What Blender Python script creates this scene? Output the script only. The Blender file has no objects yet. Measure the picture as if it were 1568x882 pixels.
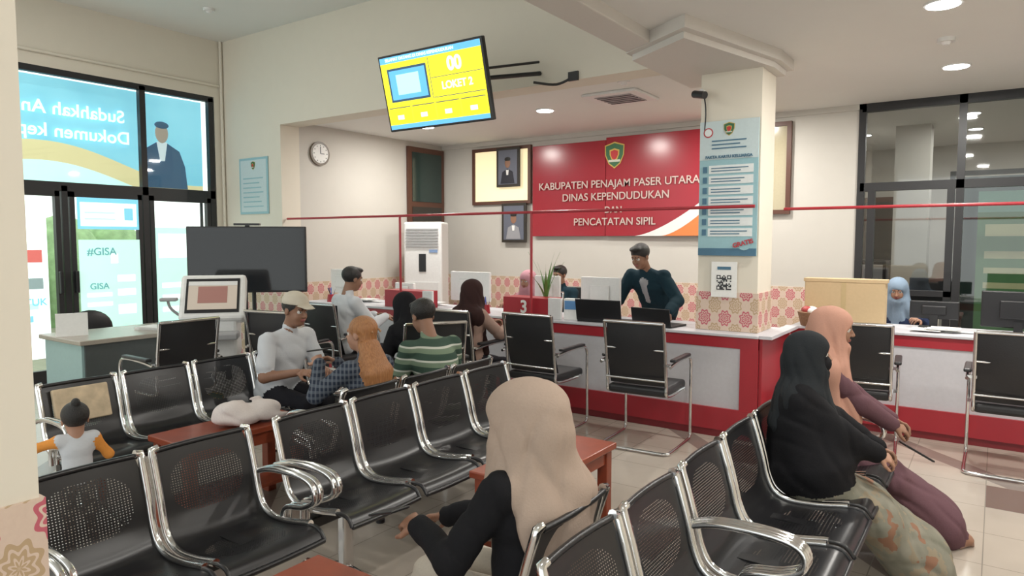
import bpy, bmesh, math, random
import numpy as np
from mathutils import Vector, Matrix, Euler
random.seed(3)
sc = bpy.context.scene
sc.view_settings.view_transform = 'Standard'
sc.view_settings.exposure = 0.14
R = math.radians
# ---------------------------------------------------------------- materials
MC = {}
def rgba(c): return (c[0], c[1], c[2], 1.0)
def M(name, col, rough=.5, metal=0, emis=0, bump=0, scale=40, var=.06, spec=.5, emcol=None):
    if name in MC: return MC[name]
    m = bpy.data.materials.new(name); m.use_nodes = True
    nt = m.node_tree; b = nt.nodes['Principled BSDF']
    b.inputs['Roughness'].default_value = rough
    b.inputs['Metallic'].default_value = metal
    b.inputs['Specular IOR Level'].default_value = spec
    tc = nt.nodes.new('ShaderNodeTexCoord')
    nz = nt.nodes.new('ShaderNodeTexNoise'); nz.inputs['Scale'].default_value = scale
    nz.inputs['Detail'].default_value = 3
    nt.links.new(tc.outputs['Object'], nz.inputs['Vector'])
    mx = nt.nodes.new('ShaderNodeMix'); mx.data_type = 'RGBA'
    mx.inputs[6].default_value = rgba([c*(1-var) for c in col])
    mx.inputs[7].default_value = rgba([min(1, c*(1+var)) for c in col])
    nt.links.new(nz.outputs['Fac'], mx.inputs[0])
    nt.links.new(mx.outputs[2], b.inputs['Base Color'])
    if emis:
        b.inputs['Emission Color'].default_value = rgba(emcol or col)
        b.inputs['Emission Strength'].default_value = emis
    if bump:
        bp = nt.nodes.new('ShaderNodeBump'); bp.inputs['Strength'].default_value = bump
        bp.inputs['Distance'].default_value = .01
        nt.links.new(nz.outputs['Fac'], bp.inputs['Height']); nt.links.new(bp.outputs['Normal'], b.inputs['Normal'])
    MC[name] = m
    return m
class NB:
    def __init__(s, name, rough=.5, spec=.5):
        s.m = bpy.data.materials.new(name); s.m.use_nodes = True; s.nt = s.m.node_tree
        s.b = s.nt.nodes['Principled BSDF']; s.b.inputs['Roughness'].default_value = rough
        s.b.inputs['Specular IOR Level'].default_value = spec
        tc = s.nt.nodes.new('ShaderNodeTexCoord'); sp = s.nt.nodes.new('ShaderNodeSeparateXYZ')
        s.nt.links.new(tc.outputs['Object'], sp.inputs[0]); s.tc = tc
        s.x, s.y, s.z = sp.outputs
        MC[name] = s.m
    def op(s, o, a, b=None, c=None):
        n = s.nt.nodes.new('ShaderNodeMath'); n.operation = o
        for i, v in enumerate((a, b, c)):
            if v is None: continue
            if isinstance(v, (int, float)): n.inputs[i].default_value = v
            else: s.nt.links.new(v, n.inputs[i])
        return n.outputs[0]
    def mix(s, f, a, b):
        n = s.nt.nodes.new('ShaderNodeMix'); n.data_type = 'RGBA'
        for i, v in ((0, f), (6, a), (7, b)):
            if isinstance(v, (tuple, list)): n.inputs[i].default_value = rgba(v)
            elif isinstance(v, (int, float)): n.inputs[i].default_value = v
            else: s.nt.links.new(v, n.inputs[i])
        return n.outputs[2]
    def noise(s, scale, detail=3, stretch=None):
        n = s.nt.nodes.new('ShaderNodeTexNoise'); n.inputs['Scale'].default_value = scale
        n.inputs['Detail'].default_value = detail
        v = s.tc.outputs['Object']
        if stretch:
            mp = s.nt.nodes.new('ShaderNodeMapping'); mp.inputs['Scale'].default_value = stretch
            s.nt.links.new(v, mp.inputs['Vector']); v = mp.outputs[0]
        s.nt.links.new(v, n.inputs['Vector']); return n.outputs['Fac']
    def bump(s, hgt, st=.5, dist=.01):
        bp = s.nt.nodes.new('ShaderNodeBump'); bp.inputs['Strength'].default_value = st; bp.inputs['Distance'].default_value = dist
        s.nt.links.new(hgt, bp.inputs['Height']); s.nt.links.new(bp.outputs['Normal'], s.b.inputs['Normal'])
    def col(s, c, emis=0):
        s.nt.links.new(c, s.b.inputs['Base Color'])
        if emis:
            s.nt.links.new(c, s.b.inputs['Emission Color']); s.b.inputs['Emission Strength'].default_value = emis
        return s.m
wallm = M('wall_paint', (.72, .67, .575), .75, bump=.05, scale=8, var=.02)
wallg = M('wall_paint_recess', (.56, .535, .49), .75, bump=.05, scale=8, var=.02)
ceilm = M('ceiling_paint', (.76, .755, .725), .8, var=.015, scale=4)
beamm = M('beam_paint', (.64, .61, .57), .7, var=.02)
black = M('black_plastic', (.015, .015, .017), .35)
blackm = M('black_metal_frame', (.02, .02, .022), .4)
leather = M('black_leather', (.018, .018, .02), .38, bump=.1, scale=120)
chrome = M('chrome', (.72, .72, .72), .13, 1, var=.02)
white = M('white_plastic', (.74, .74, .73), .4)
grey = M('grey_plastic', (.35, .35, .36), .5)
paper = M('paper', (.80, .80, .78), .7)
red = M('red_laminate', (.38, .024, .036), .35, scale=6)
redsign = M('red_sign_acrylic', (.31, .016, .028), .22, scale=3)
whitepanel = M('white_counter_panel', (.58, .58, .62), .4)
wood = M('table_wood', (.27, .055, .024), .3, scale=12, var=.25)
brownframe = M('brown_frame', (.10, .04, .025), .45)
gold = M('gold', (.6, .42, .08), .4)
skin = M('skin', (.27, .14, .088), .55, var=.08, scale=30)
skin2 = M('skin_fair', (.38, .205, .135), .55, var=.08, scale=30)
lipm = M('lips', (.28, .09, .08), .5)
eyew = M('eye_white', (.55, .53, .50), .3)
iris = M('iris', (.02, .012, .01), .2)
hairb = M('black_hair', (.012, .010, .009), .45, bump=.6, scale=160, var=.4)
n = NB('floor_tile', .2, .5)
fx = n.op('DIVIDE', n.x, .45); fy = n.op('DIVIDE', n.y, .45)
gx = n.op('ABSOLUTE', n.op('SUBTRACT', n.op('FRACT', fx), .5)); gy = n.op('ABSOLUTE', n.op('SUBTRACT', n.op('FRACT', fy), .5))
grout = n.op('GREATER_THAN', n.op('MAXIMUM', gx, gy), .494)
ix = n.op('FLOOR', fx); iy = n.op('FLOOR', fy)
acc = n.op('MULTIPLY', n.op('LESS_THAN', n.op('MODULO', n.op('ADD', ix, 400), 4), .5), n.op('LESS_THAN', n.op('MODULO', n.op('ADD', iy, 401), 4), .5))
dia = n.op('LESS_THAN', n.op('ABSOLUTE', n.op('SUBTRACT', n.op('MODULO', n.op('ADD', n.op('ADD', fx, fy), 400), 5), 2.5)), .24)
c = n.mix(n.noise(3), (.40, .35, .295), (.49, .43, .37))
c = n.mix(dia, c, (.24, .195, .17)); c = n.mix(acc, c, (.16, .10, .078)); c = n.mix(grout, c, (.27, .24, .205))
floorm = n.col(c)
n = NB('damask_wallpaper', .5)
h = n.op('ADD', n.x, n.y)
def medal(n, h, z, s, off):
    a = n.op('SUBTRACT', n.op('FRACT', n.op('ADD', n.op('DIVIDE', h, s), off)), .5)
    b = n.op('SUBTRACT', n.op('FRACT', n.op('ADD', n.op('DIVIDE', z, s*1.25), off)), .5)
    r = n.op('SQRT', n.op('ADD', n.op('MULTIPLY', a, a), n.op('MULTIPLY', b, b)))
    th = n.op('ARCTAN2', b, a)
    return n.op('ADD', r, n.op('MULTIPLY', n.op('COSINE', n.op('MULTIPLY', th, 8)), .035))
r1 = medal(n, h, n.z, .17, 0); r2 = medal(n, h, n.z, .17, .5)
ring = lambda r: n.op('MULTIPLY', n.op('LESS_THAN', r, .31), n.op('GREATER_THAN', n.op('SINE', n.op('MULTIPLY', r, 55)), -.35))
c = n.mix(n.noise(60), (.60, .46, .38), (.68, .54, .44))
c = n.mix(ring(r1), c, (.50, .11, .15)); c = n.mix(ring(r2), c, (.46, .33, .20))
damask = n.col(c)
n = NB('striped_tee', .85, .2)
fz = n.op('FRACT', n.op('MULTIPLY', n.op('ADD', n.z, n.op('MULTIPLY', n.x, .12)), 12))
c = n.mix(n.op('GREATER_THAN', fz, .5), (.045, .08, .06), (.17, .23, .16))
c = n.mix(n.op('GREATER_THAN', fz, .86), c, (.52, .54, .48)); stripe = n.col(c)
n = NB('plaid_shirt', .85, .2)
a = n.op('FRACT', n.op('MULTIPLY', n.z, 30)); b2 = n.op('FRACT', n.op('MULTIPLY', n.op('ADD', n.x, n.y), 30))
c = n.mix(n.op('GREATER_THAN', a, .55), (.022, .03, .05), (.075, .09, .115))
c = n.mix(n.op('MULTIPLY', n.op('GREATER_THAN', b2, .6), .6), c, (.14, .155, .18)); plaid = n.col(c)
n = NB('batik_skirt', .85, .2)
c = n.mix(n.noise(10), (.11, .115, .085), (.30, .28, .23))
c = n.mix(n.op('GREATER_THAN', n.noise(15), .56), c, (.25, .21, .15))
c = n.mix(n.op('GREATER_THAN', n.noise(8), .63), c, (.24, .13, .085)); batik = n.col(c)
n = NB('toddler_print', .8)
c = n.mix(n.op('GREATER_THAN', n.noise(35), .52), (.12, .08, .06), (.55, .5, .42)); tprint = n.col(c)
n = NB('ginger_hair', .42, .5)
st = n.noise(10, 4, (14, 14, 1.6))
n.bump(st, .9, .012)
ging = n.col(n.mix(st, (.16, .05, .015), (.56, .265, .10)))
n = NB('perforated_black_metal', .3)
n.b.inputs['Base Color'].default_value = (.013, .013, .015, 1)
S = .011
a = n.op('SUBTRACT', n.op('FRACT', n.op('DIVIDE', n.y, S)), .5)
b2 = n.op('SUBTRACT', n.op('FRACT', n.op('DIVIDE', n.op('SUBTRACT', n.z, n.x), S*1.1)), .5)
r = n.op('SQRT', n.op('ADD', n.op('MULTIPLY', a, a), n.op('MULTIPLY', b2, b2)))
yc = n.op('ABSOLUTE', n.op('SUBTRACT', n.op('FRACT', n.op('DIVIDE', n.y, .46)), .5))
zb = n.op('ABSOLUTE', n.op('SUBTRACT', n.z, .62))
e1 = n.op('ADD', n.op('POWER', n.op('DIVIDE', yc, .34), 2.5), n.op('POWER', n.op('DIVIDE', zb, .11), 2.5))
xs_ = n.op('ABSOLUTE', n.op('SUBTRACT', n.x, .31))
e2 = n.op('ADD', n.op('POWER', n.op('DIVIDE', yc, .34), 2.5), n.op('POWER', n.op('DIVIDE', xs_, .12), 2.5))
reg = n.op('LESS_THAN', n.op('MINIMUM', n.op('ADD', e1, n.op('MULTIPLY', n.op('LESS_THAN', n.z, .5), 9)), n.op('ADD', e2, n.op('MULTIPLY', n.op('GREATER_THAN', n.z, .46), 9))), 1)
hole = n.op('MULTIPLY', n.op('LESS_THAN', r, .20), reg)
tr = n.nt.nodes.new('ShaderNodeBsdfTransparent'); ms = n.nt.nodes.new('ShaderNodeMixShader')
n.nt.links.new(hole, ms.inputs[0]); n.nt.links.new(n.b.outputs[0], ms.inputs[1]); n.nt.links.new(tr.outputs[0], ms.inputs[2])
n.nt.links.new(ms.outputs[0], n.nt.nodes['Material Output'].inputs['Surface']); perf = n.m
def glassmat(name, tint, fac):
    m = bpy.data.materials.new(name); m.use_nodes = True; nt = m.node_tree
    nt.nodes.remove(nt.nodes['Principled BSDF'])
    t = nt.nodes.new('ShaderNodeBsdfTransparent'); t.inputs[0].default_value = rgba(tint)
    g = nt.nodes.new('ShaderNodeBsdfGlossy'); g.inputs['Roughness'].default_value = .03
    x = nt.nodes.new('ShaderNodeMixShader'); x.inputs[0].default_value = fac
    nt.links.new(t.outputs[0], x.inputs[1]); nt.links.new(g.outputs[0], x.inputs[2])
    nt.links.new(x.outputs[0], nt.nodes['Material Output'].inputs['Surface']); return m
glass = glassmat('window_glass', (.94, .99, .97), .06)
glassd = glassmat('partition_glass', (.72, .75, .75), .12)
def E(name, col, s=1.0): return M(name, col, .5, emis=s, var=.01)
# ---------------------------------------------------------------- mesh builder
def cr(pts, n=6, closed=False):
    pts = [Vector(p) for p in pts]; out = []
    N = len(pts)
    for i in range(N-1):
        p0 = pts[max(i-1, 0)]; p1 = pts[i]; p2 = pts[i+1]; p3 = pts[min(i+2, N-1)]
        for j in range(n):
            t = j/n
            out.append(.5*((2*p1)+(p2-p0)*t+(2*p0-5*p1+4*p2-p3)*t*t+(3*p1-p0-3*p2+p3)*t**3))
    out.append(pts[-1]); return out
class MB:
    def __init__(s): s.v = []; s.f = []; s.mi = []; s.sm = []; s.mats = []; s.T = Matrix.Identity(4)
    def m(s, mat):
        if mat not in s.mats: s.mats.append(mat)
        return s.mats.index(mat)
    def add(s, vs, fs, mat, smooth=False):
        o = len(s.v); k = s.m(mat)
        s.v += [tuple(s.T @ Vector(p)) for p in vs]
        for f in fs: s.f.append([i+o for i in f]); s.mi.append(k); s.sm.append(smooth)
    def box(s, lo, hi, mat, bev=0, seg=2):
        bm = bmesh.new(); bmesh.ops.create_cube(bm, size=1)
        for v in bm.verts: v.co = Vector([(lo[i]+hi[i])/2+v.co[i]*(hi[i]-lo[i]) for i in range(3)])
        if bev: bmesh.ops.bevel(bm, geom=bm.edges[:]+bm.verts[:], offset=bev, segments=seg, affect='EDGES', profile=.5)
        bm.verts.index_update()
        s.add([v.co.copy() for v in bm.verts], [[v.index for v in f.verts] for f in bm.faces], mat); bm.free()
    def prism(s, poly, z0, z1, mat):
        n = len(poly); vs = [(x, y, z0) for x, y in poly]+[(x, y, z1) for x, y in poly]
        s.add(vs, [list(range(n))[::-1], list(range(n, 2*n))]+[[i, (i+1) % n, n+(i+1) % n, n+i] for i in range(n)], mat)
    def tube(s, pts, r, mat, n=8, r2=None):
        pts = [Vector(p) for p in pts]; N = len(pts); vs = []; fs = []
        t = (pts[1]-pts[0]).normalized(); up = Vector((0, 0, 1)) if abs(t.z) < .9 else Vector((1, 0, 0))
        a = t.cross(up).normalized()
        for i, p in enumerate(pts):
            t = (pts[min(i+1, N-1)]-pts[max(i-1, 0)]).normalized()
            a = (a-t*a.dot(t)).normalized(); b = t.cross(a)
            rr = r if r2 is None else r+(r2-r)*i/(N-1)
            for j in range(n):
                th = 2*math.pi*j/n; vs.append(p+a*math.cos(th)*rr+b*math.sin(th)*rr)
        for i in range(N-1):
            for j in range(n):
                fs.append([i*n+j, i*n+(j+1) % n, (i+1)*n+(j+1) % n, (i+1)*n+j])
        s.add(vs, fs, mat, True)
        s.add(vs[:n], [list(range(n))[::-1]], mat); s.add(vs[-n:], [list(range(n))], mat)
    def cyl(s, a, b, r, mat, n=20, r2=None): s.tube([a, b], r, mat, n, r2)
    def grid(s, rows, mat, smooth=True):
        n = len(rows[0]); vs = [p for r_ in rows for p in r_]; fs = []
        for i in range(len(rows)-1):
            for j in range(n-1): fs.append([i*n+j, i*n+j+1, (i+1)*n+j+1, (i+1)*n+j])
        s.add(vs, fs, mat, smooth)
    def ell(s, c, r, mat, nu=16, nv=10):
        rows = []
        for i in range(nv+1):
            ph = math.pi*i/nv
            rows.append([(c[0]+r[0]*math.sin(ph)*math.cos(2*math.pi*j/nu), c[1]+r[1]*math.sin(ph)*math.sin(2*math.pi*j/nu), c[2]+r[2]*math.cos(ph)) for j in range(nu+1)])
        s.grid(rows, mat)
    def build(s, name, loc=(0, 0, 0), rz=0, parent=None, rx=0):
        me = bpy.data.meshes.new(name); me.from_pydata([tuple(v) for v in s.v], [], s.f)
        for m in s.mats: me.materials.append(m)
        me.polygons.foreach_set('material_index', s.mi); me.polygons.foreach_set('use_smooth', s.sm); me.update()
        ob = bpy.data.objects.new(name, me); sc.collection.objects.link(ob)
        ob.location = loc; ob.rotation_euler = (R(rx), 0, R(rz))
        if parent: ob.parent = parent
        return ob
def copy(ob, loc, rz=0):
    o = bpy.data.objects.new(ob.name.split('.')[0], ob.data); sc.collection.objects.link(o)
    o.location = loc; o.rotation_euler = (0, 0, R(rz)); return o
def empty(name, loc=(0, 0, 0)):
    e = bpy.data.objects.new(name, None); e.location = loc; sc.collection.objects.link(e); return e
def text(body, size, loc, mat, parent, rot=(90, 0, 0), extr=.002, mirror=False, align='CENTER', bold=0.0, sp=1.0):
    cu = bpy.data.curves.new('lettering', 'FONT'); cu.body = body; cu.size = size; cu.align_x = align; cu.align_y = 'CENTER'
    cu.extrude = extr; cu.offset = bold; cu.materials.append(mat); cu.space_character = sp
    o = bpy.data.objects.new('lettering', cu); sc.collection.objects.link(o)
    o.location = loc; o.rotation_euler = [R(a) for a in rot]; o.parent = parent
    if mirror: o.scale = (-1, 1, 1)
    return o
def poster(name, w, h, base, rects, loc, rz=0, th=.012, border=None):
    b = MB(); b.box((0, 0, 0), (w, th, h), base)
    for i, (x0, z0, x1, z1, m) in enumerate(rects):
        e = -.0015-.0006*i
        b.add([(x0*w, e, z0*h), (x1*w, e, z0*h), (x1*w, e, z1*h), (x0*w, e, z1*h)], [[0, 1, 2, 3]], m)
    return b.build(name, loc, rz)
def shield(b, cx, cz, s, y=-.006):
    g = M('emblem_green', (.03, .13, .05), .4); w_ = M('emblem_white', (.6, .6, .5), .5)
    def sh(k, m, yy):
        pts = [(-.5, .45), (-.25, .52), (0, .6), (.25, .52), (.5, .45), (.48, .0), (.3, -.4), (0, -.62), (-.3, -.4), (-.48, 0)]
        b.add([(cx+p[0]*s*k, yy, cz+p[1]*s*k) for p in pts], [list(range(9, -1, -1))], m)
    sh(1, gold, y); sh(.9, g, y-.002); sh(.5, gold, y-.004); sh(.38, M('emblem_red', (.5, .03, .03)), y-.006)
    b.add([(cx-.3*s, y-.007, cz-.32*s), (cx+.3*s, y-.007, cz-.32*s), (cx+.3*s, y-.007, cz-.22*s), (cx-.3*s, y-.007, cz-.22*s)], [[0, 1, 2, 3]], w_)
# ---------------------------------------------------------------- room shell
XL, YB, XR, YW, ZL, ZH = -8.53, 5.46, -7.32, 8.53, 3.08, 4.2
b = MB(); b.box((-14, -2.5, -.1), (3.2, 14, 0), floorm); b.build('floor')
b = MB(); b.box((XL-.2, -2.5, ZH), (-2.1, YB+.3, ZH+.15), ceilm); b.build('ceiling')
b = MB(); b.box((XR-.2, YB+.28, ZL), (3.2, 13.2, ZL+.12), ceilm); b.box((-2.08, -2.5, ZL), (3.2, YB+.28, ZL+.12), ceilm); b.build('ceiling_low')
b = MB(); b.box((-2.34, -2.5, 3.0), (-2.08, 4.85, ZH), beamm, .01); b.box((-2.34, 4.85, 3.06), (-2.08, YB, ZH), beamm)
b.prism([(-2.345, 4.84), (-1.74, 4.46), (-1.44, 5.72), (-1.44, 6.12), (-2.345, 6.12)], 2.995, ZL, beamm)
b.prism([(-2.32, 4.9), (-1.78, 4.55), (-1.49, 5.72), (-1.49, 6.08), (-2.3, 6.08)], 2.95, 2.995, beamm)
b.box((-2.39, -2.5, 3.09), (-2.335, 4.84, 3.13), beamm, .01); b.build('trim_1')
b = MB(); b.box((XR, YB, 3.02), (-2.08, YB+.28, ZH), wallm); b.box((XL-.2, YB, 0), (XR, YB+.28, ZH), wallm)
b.box((XL, YB-.012, 0), (XR+.01, YB, 1.08), damask); b.build('wall_front')
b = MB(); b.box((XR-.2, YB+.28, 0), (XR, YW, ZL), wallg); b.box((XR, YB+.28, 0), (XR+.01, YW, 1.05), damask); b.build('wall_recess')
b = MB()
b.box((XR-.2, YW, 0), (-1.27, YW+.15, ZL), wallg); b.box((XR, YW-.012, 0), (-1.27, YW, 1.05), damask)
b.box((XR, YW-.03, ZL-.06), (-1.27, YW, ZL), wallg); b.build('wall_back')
b = MB()
b.box((XL-.2, 1.2, 3.47), (XL, YB, ZH), wallm); b.box((XL-.2, 5.34, 0), (XL, YB, 3.47), wallm); b.box((XL-.2, -2.5, 0), (XL, 1.2, ZH), wallm)
b.tube([(XL+.02, 1.2, 3.62), (XL+.02, 5.4, 3.62)], .018, wallm)
b.tube([(XL+.03, YB-.03, 0), (XL+.03, YB-.03, ZH)], .02, wallm); b.build('wall_left')
b = MB(); b.box((3.05, -2.5, 0), (3.2, 13.2, ZL), wallm); b.build('wall_right')
b = MB(); b.box((-2.05, 5.65, .852), (-1.56, 6.05, 2.95), wallm); b.box((-2.06, 5.64, .852), (-1.55, 6.06, 1.17), damask); b.build('column')
b = MB(); b.box((-2.25, .22, 0), (-1.81, .66, ZH), wallm); b.box((-2.26, .21, 0), (-1.80, .67, 1.0), damask); b.build('column')
b = MB(); x0, x1 = XL-.07, XL+.0
def fr(y0, y1, z0, z1): b.box((x0, y0, z0), (x1, y1, z1), blackm)
for y in (1.2, 2.2, 4.40, 5.29): fr(y-.035 if y > 1.2 else y, y+.035, 0, 3.45)
fr(3.47, 3.53, 0, 2.2); fr(1.2, 5.32, 3.40, 3.47); fr(1.2, 5.32, 2.14, 2.24); fr(1.2, 5.32, 0, .06)
for (ya, yb) in ((2.25, 3.45), (3.55, 4.35), (4.45, 5.25)): fr(ya, ya+.05, .06, 2.14); fr(yb-.05, yb, .06, 2.14); fr(ya, yb, 2.08, 2.14); fr(ya, yb, .06, .16)
b.add([(XL-.035, 1.2, 0), (XL-.035, 5.3, 0), (XL-.035, 5.3, 3.45), (XL-.035, 1.2, 3.45)], [[0, 1, 2, 3]], glass)
b.box((XL, 3.40, 1.0), (XL+.05, 3.44, 1.25), black, .01); b.box((XL, 3.56, 1.0), (XL+.05, 3.60, 1.25), black, .01)
b.build('window_1')
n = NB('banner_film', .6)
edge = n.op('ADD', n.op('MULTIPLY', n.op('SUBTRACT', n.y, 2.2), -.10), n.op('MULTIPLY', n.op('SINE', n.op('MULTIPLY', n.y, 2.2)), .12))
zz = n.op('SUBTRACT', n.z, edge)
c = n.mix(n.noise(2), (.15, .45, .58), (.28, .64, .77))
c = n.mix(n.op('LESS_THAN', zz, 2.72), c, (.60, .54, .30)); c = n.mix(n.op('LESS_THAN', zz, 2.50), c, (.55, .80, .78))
bann = n.col(c, .85)  # emission puts the daylight coming through the film into its colour
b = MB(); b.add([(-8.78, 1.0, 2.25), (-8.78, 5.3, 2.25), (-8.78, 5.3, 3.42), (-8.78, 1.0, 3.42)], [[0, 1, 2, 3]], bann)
for yy in (1.05, 5.29): b.cyl((-8.82, yy, -.1), (-8.82, yy, 3.42), .02, blackm)
suit = E('banner_suit', (.04, .10, .18), .55)  # printed figure and lettering glow as well, imitating light from behind
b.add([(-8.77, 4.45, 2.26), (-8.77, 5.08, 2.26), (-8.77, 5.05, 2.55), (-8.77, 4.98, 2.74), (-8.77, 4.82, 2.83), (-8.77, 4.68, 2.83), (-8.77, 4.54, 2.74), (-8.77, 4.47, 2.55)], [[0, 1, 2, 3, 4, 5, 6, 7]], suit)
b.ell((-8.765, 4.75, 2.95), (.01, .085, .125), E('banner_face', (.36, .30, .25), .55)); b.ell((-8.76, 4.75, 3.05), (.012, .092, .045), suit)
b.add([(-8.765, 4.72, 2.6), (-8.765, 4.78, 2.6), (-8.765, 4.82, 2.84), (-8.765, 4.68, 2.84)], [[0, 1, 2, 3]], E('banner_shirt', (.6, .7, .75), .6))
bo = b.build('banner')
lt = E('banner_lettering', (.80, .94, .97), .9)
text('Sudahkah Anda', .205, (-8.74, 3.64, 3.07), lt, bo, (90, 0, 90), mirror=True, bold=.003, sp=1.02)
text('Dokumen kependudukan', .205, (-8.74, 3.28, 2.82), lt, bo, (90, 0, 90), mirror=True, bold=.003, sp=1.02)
pw = E('poster_white', (.82, .95, .92), 1.05); pblue = E('poster_blue', (.20, .56, .70), .8); pgreen = E('poster_green', (.50, .80, .70), .8)  # poster colours emit, painted-in glow of daylight through the glass doors
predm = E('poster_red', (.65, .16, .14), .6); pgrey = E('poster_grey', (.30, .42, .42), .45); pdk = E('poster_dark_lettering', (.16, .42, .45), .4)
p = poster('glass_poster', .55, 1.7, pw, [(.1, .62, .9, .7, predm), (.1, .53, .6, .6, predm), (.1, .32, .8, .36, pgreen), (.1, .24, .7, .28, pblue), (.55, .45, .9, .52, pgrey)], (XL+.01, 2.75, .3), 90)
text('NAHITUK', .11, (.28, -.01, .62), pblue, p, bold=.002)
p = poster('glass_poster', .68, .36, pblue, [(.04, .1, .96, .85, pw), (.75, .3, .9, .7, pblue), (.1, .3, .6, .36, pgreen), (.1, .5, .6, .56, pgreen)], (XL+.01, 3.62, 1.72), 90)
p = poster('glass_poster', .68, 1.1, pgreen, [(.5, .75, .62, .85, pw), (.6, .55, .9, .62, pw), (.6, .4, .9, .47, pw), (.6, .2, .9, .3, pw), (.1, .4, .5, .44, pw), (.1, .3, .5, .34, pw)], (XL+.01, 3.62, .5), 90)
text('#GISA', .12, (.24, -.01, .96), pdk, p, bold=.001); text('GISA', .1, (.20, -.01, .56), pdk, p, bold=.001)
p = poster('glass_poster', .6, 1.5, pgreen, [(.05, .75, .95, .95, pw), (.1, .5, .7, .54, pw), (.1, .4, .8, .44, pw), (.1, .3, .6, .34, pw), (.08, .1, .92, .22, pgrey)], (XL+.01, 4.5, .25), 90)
b = MB(); b.box((-30, -12, -.12), (-8.85, 20, -.1), M('outside_paving', (.82, .82, .80), .8)); b.build('ground')
gm = M('hedge_leaves', (.30, .46, .22), .8, bump=1, scale=6, var=.5)
b = MB()
for i in range(16): b.ell((-15+random.uniform(-.6, .6), -2+i*1.0, .7), (.9, .8, random.uniform(.8, 1.5)), gm, 10, 7)
b.build('hedge')
cream = E('lit_window_pane', (.80, .68, .42), .7)
def win(name, xa, xb, za, zb, pane, mull=()):
    b = MB(); y = YW-.03
    for (a, c_, d, e) in ((xa-.05, xb+.05, za-.05, za), (xa-.05, xb+.05, zb, zb+.05), (xa-.05, xa, za, zb), (xb, xb+.05, za, zb)): b.box((a, y-.02, d), (c_, y+.03, e), brownframe)
    b.box((xa, y+.0, za), (xb, y+.02, zb), pane); b.build(name)
win('window_2', -6.64, -5.66, 2.18, 2.93, cream)
win('window_3', -2.7, -2.05, 1.95, 2.92, M('frosted_pane', (.42, .37, .25), .15))
b = MB(); b.box((XR+.012, 7.68, 0), (XR+.05, 8.49, 3.0), brownframe); b.box((XR+.04, 7.76, .05), (XR+.06, 8.42, 2.1), M('dark_door', (.035, .03, .025), .3)); b.box((XR+.04, 7.76, 2.18), (XR+.06, 8.42, 2.92), M('dark_glass', (.03, .05, .045), .1)); b.cyl((XR+.05, 7.85, 1.05), (XR+.1, 7.85, 1.05), .02, chrome); b.build('door_1')
b = MB()
def pf(xa, xb, za, zb): b.box((xa, YW-.03, za), (xb, YW+.05, zb), blackm)
for x in (-1.27, -.345, .45, 1.3, 2.2): pf(x-.03, x+.04, 0, ZL)
pf(-1.27, 3.05, ZL-.09, ZL); pf(-1.27, 3.05, 2.13, 2.22); pf(-1.27, 3.05, 0, .1)
pf(-1.19, -1.12, .1, 2.13); pf(-.45, -.385, .1, 2.13); pf(-1.19, -.385, 1.0, 1.06)
b.add([(-1.27, YW+.01, 0), (3.05, YW+.01, 0), (3.05, YW+.01, 3.05), (-1.27, YW+.01, 3.05)], [[0, 1, 2, 3]], glassd)
b.build('window_4')
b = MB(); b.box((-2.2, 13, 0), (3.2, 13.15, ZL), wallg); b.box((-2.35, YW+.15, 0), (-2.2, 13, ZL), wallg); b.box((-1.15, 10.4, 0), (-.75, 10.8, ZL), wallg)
b.build('wall_inner')
b = MB(); b.box((-2.0, 12.93, 0), (-1.1, 12.99, 2.3), brownframe); b.box((-1.93, 12.9, .05), (-1.17, 12.95, 2.22), MC['dark_door']); b.build('door_2')
b = MB(); b.box((-.55, 10.9, .0), (-.49, 10.97, 2.5), blackm); b.box((.45, 10.9, 0), (.51, 10.97, 2.5), blackm); b.box((-.55, 10.9, 2.44), (.51, 10.97, 2.5), blackm); b.box((-.47, 10.93, .0), (.43, 10.95, 2.42), MC['dark_glass']); b.build('door_3')
p = poster('green_banner', .95, 1.7, M('banner_green', (.10, .26, .10), .6), [(0, .86, 1, 1, M('banner_sky', (.25, .5, .4), .6)), (.08, .70, .9, .78, M('banner_text', (.6, .62, .35), .6)), (.08, .55, .85, .60, MC['banner_text']), (.08, .45, .9, .49, MC['banner_text']), (.08, .35, .8, .39, MC['banner_text']), (.08, .25, .9, .29, MC['banner_text']), (.08, .12, .6, .18, MC['banner_text'])], (-.2, 9.6, .45))
b = MB(); b.box((-1.9, 11.2, 0), (-1.3, 11.8, 1.3), black, .02)
for i in range(4): b.box((-1.86, 11.19, .08+i*.3), (-1.34, 11.2, .34+i*.3), grey, .004)
b.build('filing_cabinet')
b = MB(); b.box((-1.0, 9.3, .70), (-.3, 9.8, .74), brownframe, .01); b.box((-.98, 9.32, 0), (-.94, 9.78, .7), brownframe); b.box((-.36, 9.32, 0), (-.32, 9.78, .7), brownframe); b.box((-.85, 9.5, .85), (-.4, 9.53, 1.15), black, .01); b.box((-.66, 9.5, .74), (-.6, 9.53, .86), black); b.build('office_desk')
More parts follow.
